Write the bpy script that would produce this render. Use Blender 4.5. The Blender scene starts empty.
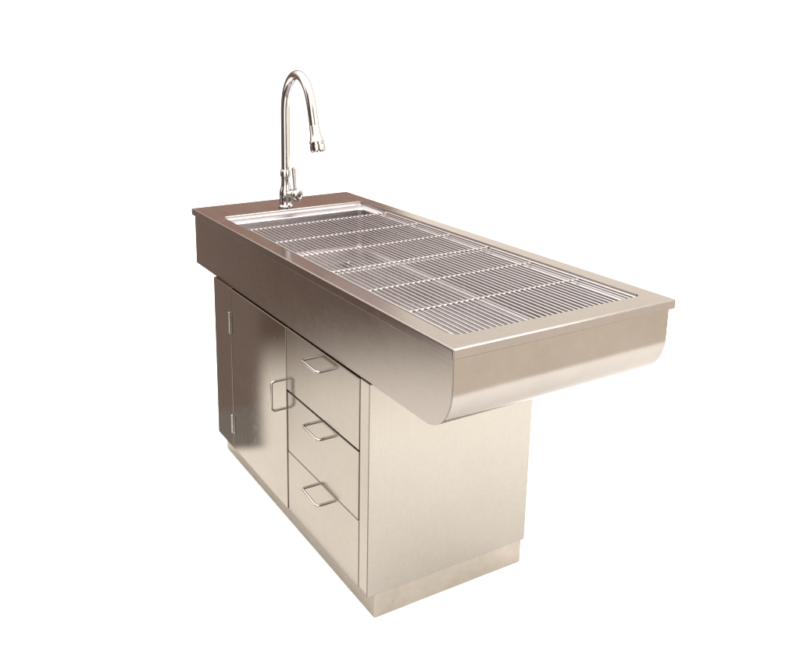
import bpy, bmesh, math, random
from mathutils import Vector, Matrix
random.seed(7)
S = bpy.context.scene
COL = S.collection

# ------------------------------------------------------------------ camera
cam_d = bpy.data.cameras.new('camera')
cam = bpy.data.objects.new('camera', cam_d)
COL.objects.link(cam)
R_ = Vector((0.46499444, 0.88529256, -0.00610364))
U_ = Vector((-0.19817258, 0.11080336, 0.9738841))
F_ = Vector((-0.86284865, 0.45164112, -0.22696366))
m = Matrix((R_, U_, -F_)).transposed().to_4x4()
m.translation = Vector((2.89289, -1.00666, 1.54815))
cam.matrix_world = m
cam_d.sensor_width = 36.0
cam_d.lens = 808.56417 / 800 * 36.0
cam_d.shift_x = (400 - 308.60906) / 800
cam_d.shift_y = -(331.5 - 222.1665) / 800
cam_d.clip_start = 0.05
cam_d.clip_end = 200
S.camera = cam

# ------------------------------------------------------------------ exposure
S.view_settings.view_transform = 'Standard'
S.view_settings.look = 'None'
S.view_settings.exposure = 0
S.view_settings.gamma = 1
S.view_settings.use_curve_mapping = False
S.render.engine = 'CYCLES'
S.cycles.max_bounces = 10
S.cycles.diffuse_bounces = 4
S.cycles.glossy_bounces = 8

# ------------------------------------------------------------------ world (studio surroundings)
W = bpy.data.worlds.new('World')
S.world = W
W.use_nodes = True
wt = W.node_tree
wt.nodes.clear()

class NB:
    """tiny node builder"""
    def __init__(s, t): s.t = t
    def n(s, kind, **kw):
        o = s.t.nodes.new(kind)
        for k, v in kw.items(): setattr(o, k, v)
        return o
    def link(s, a, b): s.t.links.new(a, b)
    def put(s, sock, v):
        if isinstance(v, bpy.types.NodeSocket): s.link(v, sock)
        else: sock.default_value = v
    def math(s, op, a, b=0.0, c=None):
        o = s.n('ShaderNodeMath', operation=op)
        s.put(o.inputs[0], a); s.put(o.inputs[1], b)
        if c is not None: s.put(o.inputs[2], c)
        return o.outputs[0]
    def step(s, v, a, b):
        o = s.n('ShaderNodeMapRange', interpolation_type='SMOOTHSTEP')
        s.put(o.inputs['Value'], v)
        o.inputs['From Min'].default_value = a; o.inputs['From Max'].default_value = b
        return o.outputs[0]
    def mix(s, f, a, b):
        o = s.n('ShaderNodeMix', data_type='RGBA')
        s.put(o.inputs[0], f)
        for i, v in ((6, a), (7, b)):
            if isinstance(v, tuple): v = (*v, 1.0) if len(v) == 3 else v
            s.put(o.inputs[i], v)
        return o.outputs[2]

wb = NB(wt)
tc = wb.n('ShaderNodeTexCoord')
sx = wb.n('ShaderNodeSeparateXYZ')
nrm = wb.n('ShaderNodeVectorMath', operation='NORMALIZE')
wb.link(tc.outputs['Generated'], nrm.inputs[0])
wb.link(nrm.outputs[0], sx.inputs[0])
X, Y, Z = sx.outputs
hl = wb.math('SQRT', wb.math('ADD', wb.math('ADD', wb.math('MULTIPLY', X, X), wb.math('MULTIPLY', Y, Y)), 1e-6))
def azdot(deg):
    a = math.radians(deg)
    return wb.math('DIVIDE', wb.math('ADD', wb.math('MULTIPLY', X, math.cos(a)), wb.math('MULTIPLY', Y, math.sin(a))), hl)
def c(deg): return math.cos(math.radians(deg))
def s_(deg): return math.sin(math.radians(deg))
WHITE = (1.7, 1.7, 1.7)
# low part: white sweep behind the table, brown workshop to the left, tan floor to the right, grey behind the camera
low = wb.mix(wb.step(azdot(145), c(46), c(38)), (0.75, 0.66, 0.56), WHITE)
CREAM = (2.68, 2.56, 2.38)
Zs = wb.math('SUBTRACT', Z, wb.math('MULTIPLY', wb.math('SUBTRACT', azdot(240), .829), .08))
side = wb.mix(wb.step(Zs, s_(-25.6), s_(-20.5)), CREAM, (0.35, 0.250, 0.205))
left_side = wb.mix(wb.step(Z, s_(-26.5), s_(-25.5)), (0.56, 0.51, 0.47), (0.52, 0.40, 0.345))
left_side = wb.mix(wb.step(Z, s_(-29.0), s_(-28.3)), CREAM, left_side)
side = wb.mix(wb.step(azdot(190), c(14.6), c(13.4)), side, left_side)
low = wb.mix(wb.step(azdot(222), c(38), c(33)), low, side)
low = wb.mix(wb.step(azdot(55), c(50), c(44)), low, (2.0, 1.76, 1.50))
# upper part: brown wall low down, paler ceiling, bright diffuse overhead light
BRN = (0.76, 0.47, 0.365)
mid = wb.mix(wb.step(Z, s_(15), s_(18.5)), BRN, (1.35, 1.13, 1.06))
mid = wb.mix(wb.step(Z, s_(23), s_(30)), mid, (2.5, 2.35, 2.25))
up = wb.mix(wb.step(azdot(186), c(41.5), c(39)), (2.35, 2.2, 1.95), mid)
up = wb.mix(wb.step(Z, s_(34), s_(50)), up, (4.0, 4.0, 3.95))
col = wb.mix(wb.step(Z, s_(4), s_(8)), low, up)
# made-up dark and bright bands behind the camera, added for chrome and edge reflections
lowz = wb.math('SUBTRACT', 1.0, wb.step(Z, s_(24), s_(34)))
dk = wb.math('MULTIPLY', wb.step(azdot(272), c(22), c(18)), lowz)
col = wb.mix(dk, col, (0.13, 0.085, 0.07))
bright_band = wb.math('MULTIPLY', wb.math('MULTIPLY', wb.step(azdot(318), c(14), c(11)), lowz), wb.step(Z, s_(-34), s_(-30)))
col = wb.mix(bright_band, col, (3.2, 3.1, 3.0))
dk2 = wb.math('MULTIPLY', wb.step(azdot(352), c(13), c(10)), lowz)
col = wb.mix(dk2, col, (0.22, 0.16, 0.14))
bg = wb.n('ShaderNodeBackground')
wb.link(col, bg.inputs[0]); bg.inputs[1].default_value = 1.0
wo = wb.n('ShaderNodeOutputWorld')
wb.link(bg.outputs[0], wo.inputs[0])

# added fill lamp, unseen on the right, brightening the paper by the end panel
ld = bpy.data.lights.new('fill_lamp', 'AREA')
ld.shape = 'RECTANGLE'; ld.size = 1.6; ld.size_y = 1.6; ld.energy = 75; ld.color = (1, .98, .95)
lo = bpy.data.objects.new('fill_lamp', ld); COL.objects.link(lo)
lo.location = (4.2, 1.9, 1.9)
lo.rotation_euler = (Vector((1.9, .5, 0)) - Vector(lo.location)).to_track_quat('-Z', 'Y').to_euler()

# ------------------------------------------------------------------ materials
def new_mat(name):
    mt = bpy.data.materials.new(name); mt.use_nodes = True
    t = mt.node_tree; t.nodes.clear()
    b = NB(t)
    p = b.n('ShaderNodeBsdfPrincipled'); o = b.n('ShaderNodeOutputMaterial')
    b.link(p.outputs[0], o.inputs[0])
    return mt, b, p

def steel(name, base, rough, stretch, brush=0.35, aniso=0.4, cloud=0.05, bump=0.02, wave=.4, edge=.75):
    """brushed sheet steel; stretch = scale per axis, small along the grain"""
    mt, b, p = new_mat(name)
    tc = b.n('ShaderNodeTexCoord')
    mp = b.n('ShaderNodeMapping'); mp.inputs['Scale'].default_value = stretch
    b.link(tc.outputs['Object'], mp.inputs[0])
    n1 = b.n('ShaderNodeTexNoise'); n1.inputs['Scale'].default_value = 1; n1.inputs['Detail'].default_value = 6; n1.inputs['Roughness'].default_value = .65
    b.link(mp.outputs[0], n1.inputs['Vector'])
    n2 = b.n('ShaderNodeTexNoise'); n2.inputs['Scale'].default_value = 5.0; n2.inputs['Detail'].default_value = 5; n2.inputs['Roughness'].default_value = .6
    b.link(tc.outputs['Object'], n2.inputs['Vector'])
    n3 = b.n('ShaderNodeTexNoise'); n3.inputs['Scale'].default_value = 38.0; n3.inputs['Detail'].default_value = 4
    b.link(tc.outputs['Object'], n3.inputs['Vector'])
    p.inputs['Metallic'].default_value = 1.0
    v = b.math('MULTIPLY_ADD', n1.outputs[0], brush * .5, 1 - brush * .25)
    v = b.math('MULTIPLY', v, b.math('MULTIPLY_ADD', n2.outputs[0], cloud * 4, 1 - cloud * 2))
    v = b.math('MULTIPLY', v, b.math('MULTIPLY_ADD', n3.outputs[0], cloud * 2, 1 - cloud))
    vm = b.n('ShaderNodeVectorMath', operation='SCALE')
    vm.inputs[0].default_value = base
    b.link(v, vm.inputs['Scale'])
    b.link(vm.outputs[0], p.inputs['Base Color'])
    r = b.math('MULTIPLY_ADD', n1.outputs[0], rough * .5, rough * .75)
    r = b.math('ADD', r, b.math('MULTIPLY_ADD', n2.outputs[0], rough * .5, rough * -.25))
    r = b.math('ADD', r, b.math('MULTIPLY', b.step(n3.outputs[0], .52, .72), .022))
    b.link(r, p.inputs['Roughness'])
    p.inputs['Anisotropic'].default_value = aniso
    p.inputs['Specular Tint'].default_value = (edge, edge * .97, edge * .95, 1)
    bp = b.n('ShaderNodeBump'); bp.inputs['Strength'].default_value = bump; bp.inputs['Distance'].default_value = .002
    h = b.math('ADD', b.math('MULTIPLY', n1.outputs[0], .5), b.math('MULTIPLY', n2.outputs[0], wave))
    b.link(h, bp.inputs['Height'])
    b.link(bp.outputs[0], p.inputs['Normal'])
    return mt

BASE = (0.262, 0.240, 0.212)
M_shell = steel('brushed_steel_shell', (0.262, 0.238, 0.218), .19, (4, 4, 420), brush=.07, aniso=.3, bump=.04)
M_deck = steel('brushed_steel_deck', (0.264, 0.244, 0.233), .15, (4, 260, 260), brush=.12, aniso=.2, bump=.03)
M_panel = steel('brushed_steel_panel', BASE, .045, (300, 300, 4), brush=.06, aniso=.1, bump=.006)
M_drawer = steel('brushed_steel_drawer', BASE, .17, (420, 420, 4), brush=.08, aniso=.2, bump=.05)
M_end = steel('brushed_steel_end_panel', (0.296, 0.271, 0.239), .27, (260, 260, 3), brush=.035, cloud=.03, aniso=.2, bump=.015)
M_toe = steel('toe_kick_steel', (0.345, 0.308, 0.266), .36, (6, 6, 300), brush=.3, cloud=.12, bump=.06)
M_basin = steel('basin_steel', (0.41, 0.380, 0.382), .36, (5, 5, 200), brush=.25, cloud=.08, bump=.05)
M_rod = steel('grate_rod_steel', (0.36, 0.34, 0.336), .20, (3, 60, 60), brush=.2, bump=.0)
M_wire = steel('polished_wire_steel', (0.42, 0.40, 0.385), .18, (30, 30, 30), brush=.1, bump=.0)
M_chrome = steel('chrome', (0.46, 0.442, 0.438), .03, (30, 30, 30), brush=.06, cloud=.05, bump=.05, edge=.22)  # dark edge tint stands in for the reflection of a brown backdrop
M_dark, b_, p_ = new_mat('near_black')  # near-black standing in for shade in cabinet gaps and drain holes
p_.inputs['Base Color'].default_value = (.02, .017, .015, 1); p_.inputs['Roughness'].default_value = .6
M_floor, b_, p_ = new_mat('white_paper')
p_.inputs['Roughness'].default_value = .9
p_.inputs['Specular IOR Level'].default_value = .1
nz = b_.n('ShaderNodeTexNoise'); nz.inputs['Scale'].default_value = 12
b_.link(b_.mix(nz.outputs[0], (.90, .90, .895), (.92, .92, .915)), p_.inputs['Base Color'])

# ------------------------------------------------------------------ helpers
def finish(name, bm, mat, parent=None, bevel=0.0, seg=2, smooth=True):
    bmesh.ops.recalc_face_normals(bm, faces=bm.faces)
    me = bpy.data.meshes.new(name)
    bm.to_mesh(me); bm.free()
    me.materials.append(mat)
    for p in me.polygons: p.use_smooth = smooth
    o = bpy.data.objects.new(name, me)
    COL.objects.link(o)
    if bevel > 0:
        md = o.modifiers.new('bevel', 'BEVEL')
        md.width = bevel; md.segments = seg; md.limit_method = 'ANGLE'
        md.angle_limit = math.radians(40); md.harden_normals = True
    elif smooth:
        me.set_sharp_from_angle(angle=math.radians(38))
    if parent: o.parent = parent
    return o

def weighted(o):
    md = o.modifiers.new('weighted', 'WEIGHTED_NORMAL'); md.keep_sharp = True; md.weight = 80

def box(bm, x0, x1, y0, y1, z0, z1):
    v = [bm.verts.new((x, y, z)) for x in (x0, x1) for y in (y0, y1) for z in (z0, z1)]
    for f in ((0, 1, 3, 2), (4, 6, 7, 5), (0, 4, 5, 1), (2, 3, 7, 6), (0, 2, 6, 4), (1, 5, 7, 3)):
        bm.faces.new([v[i] for i in f])

def tube(bm, pts, rad, n=12, cap=True):
    """sweep a circle along pts; rad = number or list"""
    pts = [Vector(p) for p in pts]
    if not isinstance(rad, (list, tuple)): rad = [rad] * len(pts)
    rings = []
    t0 = (pts[1] - pts[0]).normalized()
    ref = Vector((0, 0, 1)) if abs(t0.z) < .9 else Vector((0, 1, 0))
    u = t0.cross(ref).normalized()
    for i, p in enumerate(pts):
        a = pts[max(i - 1, 0)]; b = pts[min(i + 1, len(pts) - 1)]
        t = (b - a).normalized()
        u = (u - t * u.dot(t)).normalized()
        w = t.cross(u)
        rings.append([bm.verts.new(p + (u * math.cos(2 * math.pi * k / n) + w * math.sin(2 * math.pi * k / n)) * rad[i]) for k in range(n)])
    for a, b in zip(rings, rings[1:]):
        for k in range(n): bm.faces.new((a[k], a[(k + 1) % n], b[(k + 1) % n], b[k]))
    if cap:
        bm.faces.new(rings[0][::-1]); bm.faces.new(rings[-1])

def lathe(bm, origin, axis, prof, n=24):
    """prof = list of (distance along axis, radius)"""
    axis = Vector(axis).normalized(); o = Vector(origin)
    ref = Vector((0, 0, 1)) if abs(axis.z) < .9 else Vector((0, 1, 0))
    u = axis.cross(ref).normalized(); w = axis.cross(u)
    rings = []
    for d, r in prof:
        rings.append([bm.verts.new(o + axis * d + (u * math.cos(2 * math.pi * k / n) + w * math.sin(2 * math.pi * k / n)) * max(r, 1e-5)) for k in range(n)])
    for a, b in zip(rings, rings[1:]):
        for k in range(n): bm.faces.new((a[k], a[(k + 1) % n], b[(k + 1) % n], b[k]))
    bm.faces.new(rings[0][::-1]); bm.faces.new(rings[-1])

def rrect(x0, x1, y0, y1, z, radii, n=8):
    """rounded rectangle ring; radii for corners (x1,y1),(x0,y1),(x0,y0),(x1,y0)"""
    out = []
    for (cx, cy, sx, sy, a0), r in zip(((x1, y1, -1, -1, 0), (x0, y1, 1, -1, 90), (x0, y0, 1, 1, 180), (x1, y0, -1, 1, 270)), radii):
        for k in range(n + 1):
            a = math.radians(a0 + 90 * k / n)
            out.append(Vector((cx + sx * r + r * math.cos(a), cy + sy * r + r * math.sin(a), z)))
    return out

def loft(bm, rings, close=None):
    vr = [[bm.verts.new(p) for p in r] for r in rings]
    n = len(vr[0])
    for a, b in zip(vr, vr[1:]):
        for k in range(n): bm.faces.new((a[k], a[(k + 1) % n], b[(k + 1) % n], b[k]))
    return vr

def catmull(pts, sub=6):
    P = [Vector(p) for p in pts]
    P = [P[0] * 2 - P[1]] + P + [P[-1] * 2 - P[-2]]
    out = []
    for i in range(1, len(P) - 2):
        a, b, c_, d = P[i - 1:i + 3]
        for k in range(sub):
            t = k / sub
            out.append(.5 * ((2 * b) + (c_ - a) * t + (2 * a - 5 * b + 4 * c_ - d) * t * t + (3 * b - a - 3 * c_ + d) * t ** 3))
    out.append(P[-2])
    return out

# ------------------------------------------------------------------ setting: white paper floor
bm = bmesh.new()
poly = [(-4, -.06), (1.6, -.06), (2.5, .2), (2.6, 2.2), (2.0, 7), (-4, 7)]
vt = [bm.verts.new((x, y, 0)) for x, y in poly]; vb = [bm.verts.new((x, y, -.002)) for x, y in poly]
bm.faces.new(vt); bm.faces.new(vb[::-1])
for i in range(len(poly)):
    j = (i + 1) % len(poly); bm.faces.new((vt[i], vb[i], vb[j], vt[j]))
fl = finish('floor', bm, M_floor, smooth=False); fl['kind'] = 'structure'

# ------------------------------------------------------------------ the table
L, Wd, H = 1.6213, 0.6905, 0.9
LIP = 0.025
ox0, ox1, oy0, oy1 = 0.2010, 1.5578, 0.0508, 0.6358
D = 0.691
table = bpy.data.objects.new('sink_table', None); COL.objects.link(table)
table['label'] = 'stainless steel sink table with cabinet base, door and three drawers under a long basin'
table['category'] = 'sink table'

# deck: top sheet with a turned down lip
bm = bmesh.new()
orad = (.014, .014, .012, .030)
def oring(g, z, x_add=0): return rrect(ox0 - g, ox1 + g, oy0 - g, oy1 + g, z, [max(r + g, .002) for r in orad])
def dring(g, z): return rrect(g, L - g, g, Wd - g, z, [max(.004 - g, .0008)] * 4)
loft(bm, [oring(0.0, H - .006), oring(0, H - .0022), oring(.0007, H - .0006), oring(.0022, H), dring(.0046, H), dring(.0023, H - .0006), dring(.0006, H - .0023), dring(0, H - .0046),
          dring(0, H - LIP + .0015), dring(.0012, H - LIP), dring(.011, H - LIP), dring(.012, H - LIP + .0015), dring(.012, H - .006)])
deck = finish('worktop', bm, M_deck, table); weighted(deck)

# basin lining
bm = bmesh.new()
def bring(gx0, gy, gx1, z, r): return rrect(ox0 + gx0, ox1 - gx1, oy0 + gy, oy1 - gy, z, r)
rings = [bring(.0004, .0004, .0004, H - .003, orad),
         bring(.0008, .0008, .0008, H - .0125, orad),
         bring(.0025, .0025, .0025, H - .0155, orad),
         bring(.006, .0045, .0045, H - .0165, (.014, .014, .012, .028)),
         bring(.030, .0145, .012, H - .0215, (.016, .016, .016, .024)),
         bring(.0335, .0168, .0145, H - .0235, (.018, .018, .018, .024)),
         bring(.0350, .0180, .0160, H - .0275, (.020, .020, .020, .026)),
         bring(.0370, .0200, .0300, .745, (.022, .022, .022, .030))]
for k in range(1, 7):
    a = math.radians(15 * k)
    f = 1 - math.cos(a); h = math.sin(a)
    rings.append(bring(.0370 + .022 * f, .0200 + .022 * f, .030 + .05 * f, .745 - .028 * h, (.022, .022, .022, .03)))
vr = loft(bm, rings)
DX, DY = .372, .465
ring_d = []
base = vr[-1]
cen = Vector((DX, DY, .704))
for v in base:
    d = (v.co - cen); d.z = 0
    ring_d.append(bm.verts.new(cen + d.normalized() * .042))
n = len(base)
for k in range(n): bm.faces.new((base[k], base[(k + 1) % n], ring_d[(k + 1) % n], ring_d[k]))
low_r = [bm.verts.new((v.co.x * .9 + DX * .1, v.co.y * .9 + DY * .1, .698)) for v in ring_d]
for k in range(n): bm.faces.new((ring_d[k], ring_d[(k + 1) % n], low_r[(k + 1) % n], low_r[k]))
bm.faces.new(low_r)
basin = finish('basin', bm, M_basin, table); weighted(basin)
# normals of the lining must face inward/up
# drain strainer
bm = bmesh.new()
lathe(bm, (DX, DY, .6985), (0, 0, 1), [(0, .044), (.003, .044), (.0042, .042), (.0042, .038), (.002, .036), (.0018, .001)], 32)
dr = finish('drain', bm, M_basin, basin)
bm = bmesh.new()
for k in range(8):
    a = k * math.pi / 4
    lathe(bm, (DX + .0250 * math.cos(a), DY + .0250 * math.sin(a), .7006), (0, 0, 1), [(0, .0092), (.0005, .0092)], 12)
lathe(bm, (DX, DY, .7006), (0, 0, 1), [(0, .0120), (.0005, .0120)], 12)
finish('drain_holes', bm, M_dark, basin, smooth=False)

# outer tub: front, back, and a sheet wrapping under with the rounded near end
tx0, tx1, ty0, ty1 = .0306, 1.6194, .0024, .6692
rz, rx = .1086, .0913
zt = H - LIP + .004
prof = [(tx0, zt), (tx0, D)]
for k in range(0, 17):
    a = math.radians(90 * k / 16)
    prof.append((tx1 - rx + rx * math.sin(a), D + rz - rz * math.cos(a)))
prof.append((tx1, zt))
th = .003
def plate(bm, y0, y1, pr):
    a = [bm.verts.new((x, y0, z)) for x, z in pr]; b = [bm.verts.new((x, y1, z)) for x, z in pr]
    bm.faces.new(a); bm.faces.new(b[::-1])
    for i in range(len(pr)):
        j = (i + 1) % len(pr); bm.faces.new((a[j], a[i], b[i], b[j]))
bm = bmesh.new(); plate(bm, ty0, ty0 + th, prof)
finish('front_apron', bm, M_shell, table, bevel=.0011, seg=2)
bm = bmesh.new(); plate(bm, ty1 - th, ty1, prof)
finish('back_apron', bm, M_shell, table, bevel=.0011, seg=2)
bm = bmesh.new()
inner = []
cz = D + rz
for x, z in prof:
    inner.append((min(max(x, tx0 + th), tx1 - th), max(z, D + th)))
for i in range(2, 19):
    a = math.radians(90 * (i - 2) / 16)
    inner[i] = (tx1 - rx + (rx - th) * math.sin(a), D + rz - (rz - th) * math.cos(a))
ya, yb = ty0 + th, ty1 - th
va = [[bm.verts.new((x, y, z)) for y in (ya, yb)] for x, z in prof]
vi = [[bm.verts.new((x, y, z)) for y in (ya, yb)] for x, z in inner]
for i in range(len(prof) - 1):
    bm.faces.new((va[i][0], va[i][1], va[i + 1][1], va[i + 1][0]))
    bm.faces.new((vi[i][0], vi[i + 1][0], vi[i + 1][1], vi[i][1]))
    bm.faces.new((va[i][0], va[i + 1][0], vi[i + 1][0], vi[i][0]))
    bm.faces.new((va[i][1], vi[i][1], vi[i + 1][1], va[i + 1][1]))
bm.faces.new((va[0][0], vi[0][0], vi[0][1], va[0][1])); bm.faces.new((va[-1][0], va[-1][1], vi[-1][1], vi[-1][0]))
weighted(finish('tub_shell', bm, M_shell, table))

# cabinet carcass
cx0, cx1, cy0, cy1, tk = .2354, 1.2988, .0, .5466, .0763
zc = D - .0005
s0, s1, s2 = .389, .8267, 1.2526
bm = bmesh.new(); box(bm, cx1 - .003, cx1, cy0 - .0024, cy1, tk, zc)
finish('end_panel', bm, M_end, table, bevel=.0016)
bm = bmesh.new()
box(bm, cx0, s0 + .0006, cy0 - .0072, cy0 + .018, tk, zc)
finish('corner_post', bm, M_panel, table, bevel=.0012)
bm = bmesh.new()
box(bm, s2 + .0015, cx1 - .0030, cy0 - .0021, cy0 + .018, tk, zc)
finish('corner_post', bm, M_panel, table, bevel=.0010)
bm = bmesh.new()
box(bm, cx0, cx0 + .0015, cy0 + .0184, cy1, tk, zc)
box(bm, cx0 + .0018, cx1 - .0034, cy1 - .002, cy1, tk, zc)
box(bm, cx0 + .0018, cx1 - .0034, cy0 + .0184, cy1 - .0024, tk, tk + .002)
finish('cabinet_body', bm, M_panel, table)
bm = bmesh.new()
box(bm, s0 - .0016, s2 + .0012, cy0 + .017, cy0 + .0182, tk + .004, zc - .004)
finish('gap_shade_sheet', bm, M_dark, table, smooth=False)  # dark sheet behind the fronts, painting shade into the gaps

# toe kick plinth
tx_0, tx_1, tyy0, tyy1 = cx0 + .004, cx1 - .004, .0233, cy1 - .0086
bm = bmesh.new()
box(bm, tx_0, tx_1, tyy0, tyy1, .001, tk - .0004)
toe = finish('toe_kick', bm, M_toe, table, bevel=.002)
for yy, zz in ((.085, .030), (.134, .0354), (.272, .031)):
    bm = bmesh.new()
    lathe(bm, (tx_1 - .0002, yy, zz), (1, 0, 0), [(0, .0022), (.0012, .0021), (.0016, .0012)], 12)
    finish('screw', bm, M_toe, toe)

# front faces
def front(name, x0, x1, z0, z1, y=-.004, t=.018, bev=.0018):
    bm = bmesh.new(); box(bm, x0, x1, y, y + t - .003, z0, z1)
    return finish(name, bm, M_panel if name == 'door' else M_drawer, table, bevel=bev)
def wire_handle(parent, a, b, off, y, r=.0040, rb=.010):
    """bar pull between mounting points a and b ((x,z) pairs), standing off towards -y"""
    A = Vector((a[0], y, a[1])); B = Vector((b[0], y, b[1]))
    d = (B - A).normalized(); o = Vector((0, -off, 0))
    pts = [A, A + o * .6]
    for k in range(5):
        t = math.radians(90 * k / 4)
        pts.append(A + o + Vector((0, rb, 0)) * (1 - math.sin(t)) * 1.0 + d * rb * (1 - math.cos(t)))
    for k in range(5):
        t = math.radians(90 * (4 - k) / 4)
        pts.append(B + o + Vector((0, rb, 0)) * (1 - math.sin(t)) - d * rb * (1 - math.cos(t)))
    pts += [B + o * .6, B]
    bm = bmesh.new(); tube(bm, pts, r, 14)
    h = finish('handle', bm, M_wire, parent)
    h.data.set_sharp_from_angle(angle=math.radians(80))
    return h

door = front('door', s0 + .0012, s1 - .0012, tk + .0015, zc - .0018, y=-.0056)
wire_handle(door, (.795, .507), (.795, .410), .036, -.0056)
for z0, z1 in ((.523, .602), (.140, .212)):
    bm = bmesh.new()
    lathe(bm, (s0 - .0040, -.0096, z0), (0, 0, 1), [(0, .0030), (.001, .0042), (z1 - z0 - .001, .0042), (z1 - z0, .0030)], 14)
    box(bm, s0 + .0030, s0 + .0115, -.0080, -.0057, z0 + .001, z1 - .001)
    finish('hinge', bm, M_wire, door)

bm = bmesh.new()
lathe(bm, (.765, -.0052, .640), (0, -1, 0), [(0, .0052), (.0012, .0052), (.0016, .0046), (.0016, .002)], 18)
finish('dark_disc', bm, M_dark, door)  # small dark disc high on the door
dz1, dz2 = .4858, .2812
d1 = front('drawer', s1 - .0002, s2 - .0002, dz1 + .0026, zc - .0018, y=-.0040)
d2 = front('drawer', s1 - .0006, s2 - .0030, dz2 + .0010, dz1 - .0040, y=-.0024)
d3 = front('drawer', s1 - .0006, s2 - .0002, tk + .0015, dz2 - .0004, y=-.0028)
wire_handle(d1, (.994, .652), (1.086, .650), .035, -.0040)
wire_handle(d2, (.994, .450), (1.086, .447), .035, -.0024)
wire_handle(d3, (.990, .247), (1.080, .239), .035, -.0028)

# ------------------------------------------------------------------ faucet (part of the table)
fx, fy = .152, .330
bm = bmesh.new()
lathe(bm, (fx, fy, H + .0002), (0, 0, 1), [(0, .0275), (.004, .0285), (.007, .026), (.012, .0235), (.03, .0245), (.048, .0255), (.062, .024), (.076, .0195),
      (.09, .0172), (.1, .0168), (.118, .0180), (.120, .0205), (.140, .0205), (.143, .0190), (.146, .0170)], 32)
fau = finish('faucet', bm, M_chrome, table)
pts = [(.1535, 1.03), (.1545, 1.10), (.1555, 1.18), (.156, 1.25), (.1595, 1.298), (.1735, 1.345), (.2025, 1.383), (.2400, 1.4025), (.2800, 1.4020), (.3170, 1.3830), (.3470, 1.3480), (.3660, 1.303), (.378, 1.262), (.388, 1.225)]
cur = catmull([(x, fy, z) for x, z in pts], 5)
bm = bmesh.new(); tube(bm, cur, [.0168 + .0006 * min(1, i / len(cur) * 1.2) for i in range(len(cur))], 20)
finish('spout', bm, M_chrome, fau).data.set_sharp_from_angle(angle=math.radians(60))
ax = Vector((.4145 - .386, 0, 1.149 - 1.232)).normalized()
bm = bmesh.new()
lathe(bm, (.386, fy, 1.232), ax, [(-.002, .0172), (.004, .0182), (.03, .0195), (.05, .0242), (.056, .0268), (.059, .0272), (.061, .0248), (.065, .0244), (.068, .0270), (.086, .0272), (.090, .0255), (.090, .021), (.086, .0205)], 28)
finish('spray_head', bm, M_chrome, fau)
va_ = Vector((.80, .36, 0)).normalized()
bm = bmesh.new()
lathe(bm, Vector((fx + .002, fy + .002, .952)), va_, [(0, .0185), (.03, .0190), (.036, .0195), (.038, .0175), (.041, .0175), (.043, .0235), (.0455, .0250), (.058, .0250), (.063, .0225), (.065, .0150), (.062, .013)], 28)
vv = finish('valve', bm, M_chrome, fau)
lv = Vector((fx, fy, .9555)) + va_ * .046
bm = bmesh.new()
tube(bm, [lv + Vector((0, 0, .018)), lv + Vector((-.003, 0, .05)), lv + Vector((-.007, 0, .076)), lv + Vector((-.009, 0, .097)), lv + Vector((-.009, 0, .100))], [.0068, .0072, .0080, .0090, .006], 14)
finish('lever', bm, M_chrome, fau)

# ------------------------------------------------------------------ the two lift-out grates
NR = 34
y_a, y_b = .0672, .6318
def make_grate(x0, x1, bars, bar_lo, bar_hi, label):
    g = bpy.data.objects.new('wire_grate', None); COL.objects.link(g)
    g.location = ((x0 + x1) / 2, (y_a + y_b) / 2, .877)
    g['label'] = label; g['category'] = 'grate'; g['group'] = 'lift-out wire grates over the basin'
    ln = x1 - x0
    zr = .8915 - .877
    mesh = None
    for i in range(NR):
        y = y_a + (y_b - y_a) * i / (NR - 1) - (y_a + y_b) / 2
        edge = i in (0, NR - 1)
        if edge or mesh is None:
            bm = bmesh.new()
            r = .0032 if edge else .0022
            tube(bm, [(-ln / 2, 0, 0), (-ln / 2 + .002, 0, 0), (-ln / 2 + .004, 0, 0), (0, 0, 0), (ln / 2 - .004, 0, 0), (ln / 2 - .002, 0, 0), (ln / 2, 0, 0)], [r * .75, r, r, r, r, r, r * .75], 12)
            o = finish('rod', bm, M_wire if i == NR - 1 else M_rod, g); o.data.set_sharp_from_angle(angle=math.radians(60))
            if not edge: mesh = o.data
        else:
            o = bpy.data.objects.new('rod', mesh); COL.objects.link(o); o.parent = g
        o.location = (random.uniform(-.0006, .0006), y + random.uniform(-.0004, .0004), zr + random.uniform(-.0003, .0003))
        o.rotation_euler.z = random.uniform(-.0010, .0010)
    for bx_ in bars:
        bm = bmesh.new()
        tube(bm, [(0, y_a - (y_a + y_b) / 2 - .0035, 0), (0, 0, 0), (0, y_b - (y_a + y_b) / 2 + .0035, 0)], .0031, 12)
        o = finish('crossbar', bm, M_wire, g)
        o.location = (bx_ - (x0 + x1) / 2, 0, zr - (.0066 if bx_ > 1.5 else .0042 if .98 < bx_ < 1.0 else .0030))
    return g
make_grate(.389, .9815, (.397, .596, .781, .973), 0, 0, 'far wire grate of thin parallel steel rods over the drain, nearest the faucet')
make_grate(.9865, 1.5520, (.994, 1.169, 1.356, 1.540), 0, 0, 'near wire grate of thin parallel steel rods at the rounded end of the basin')
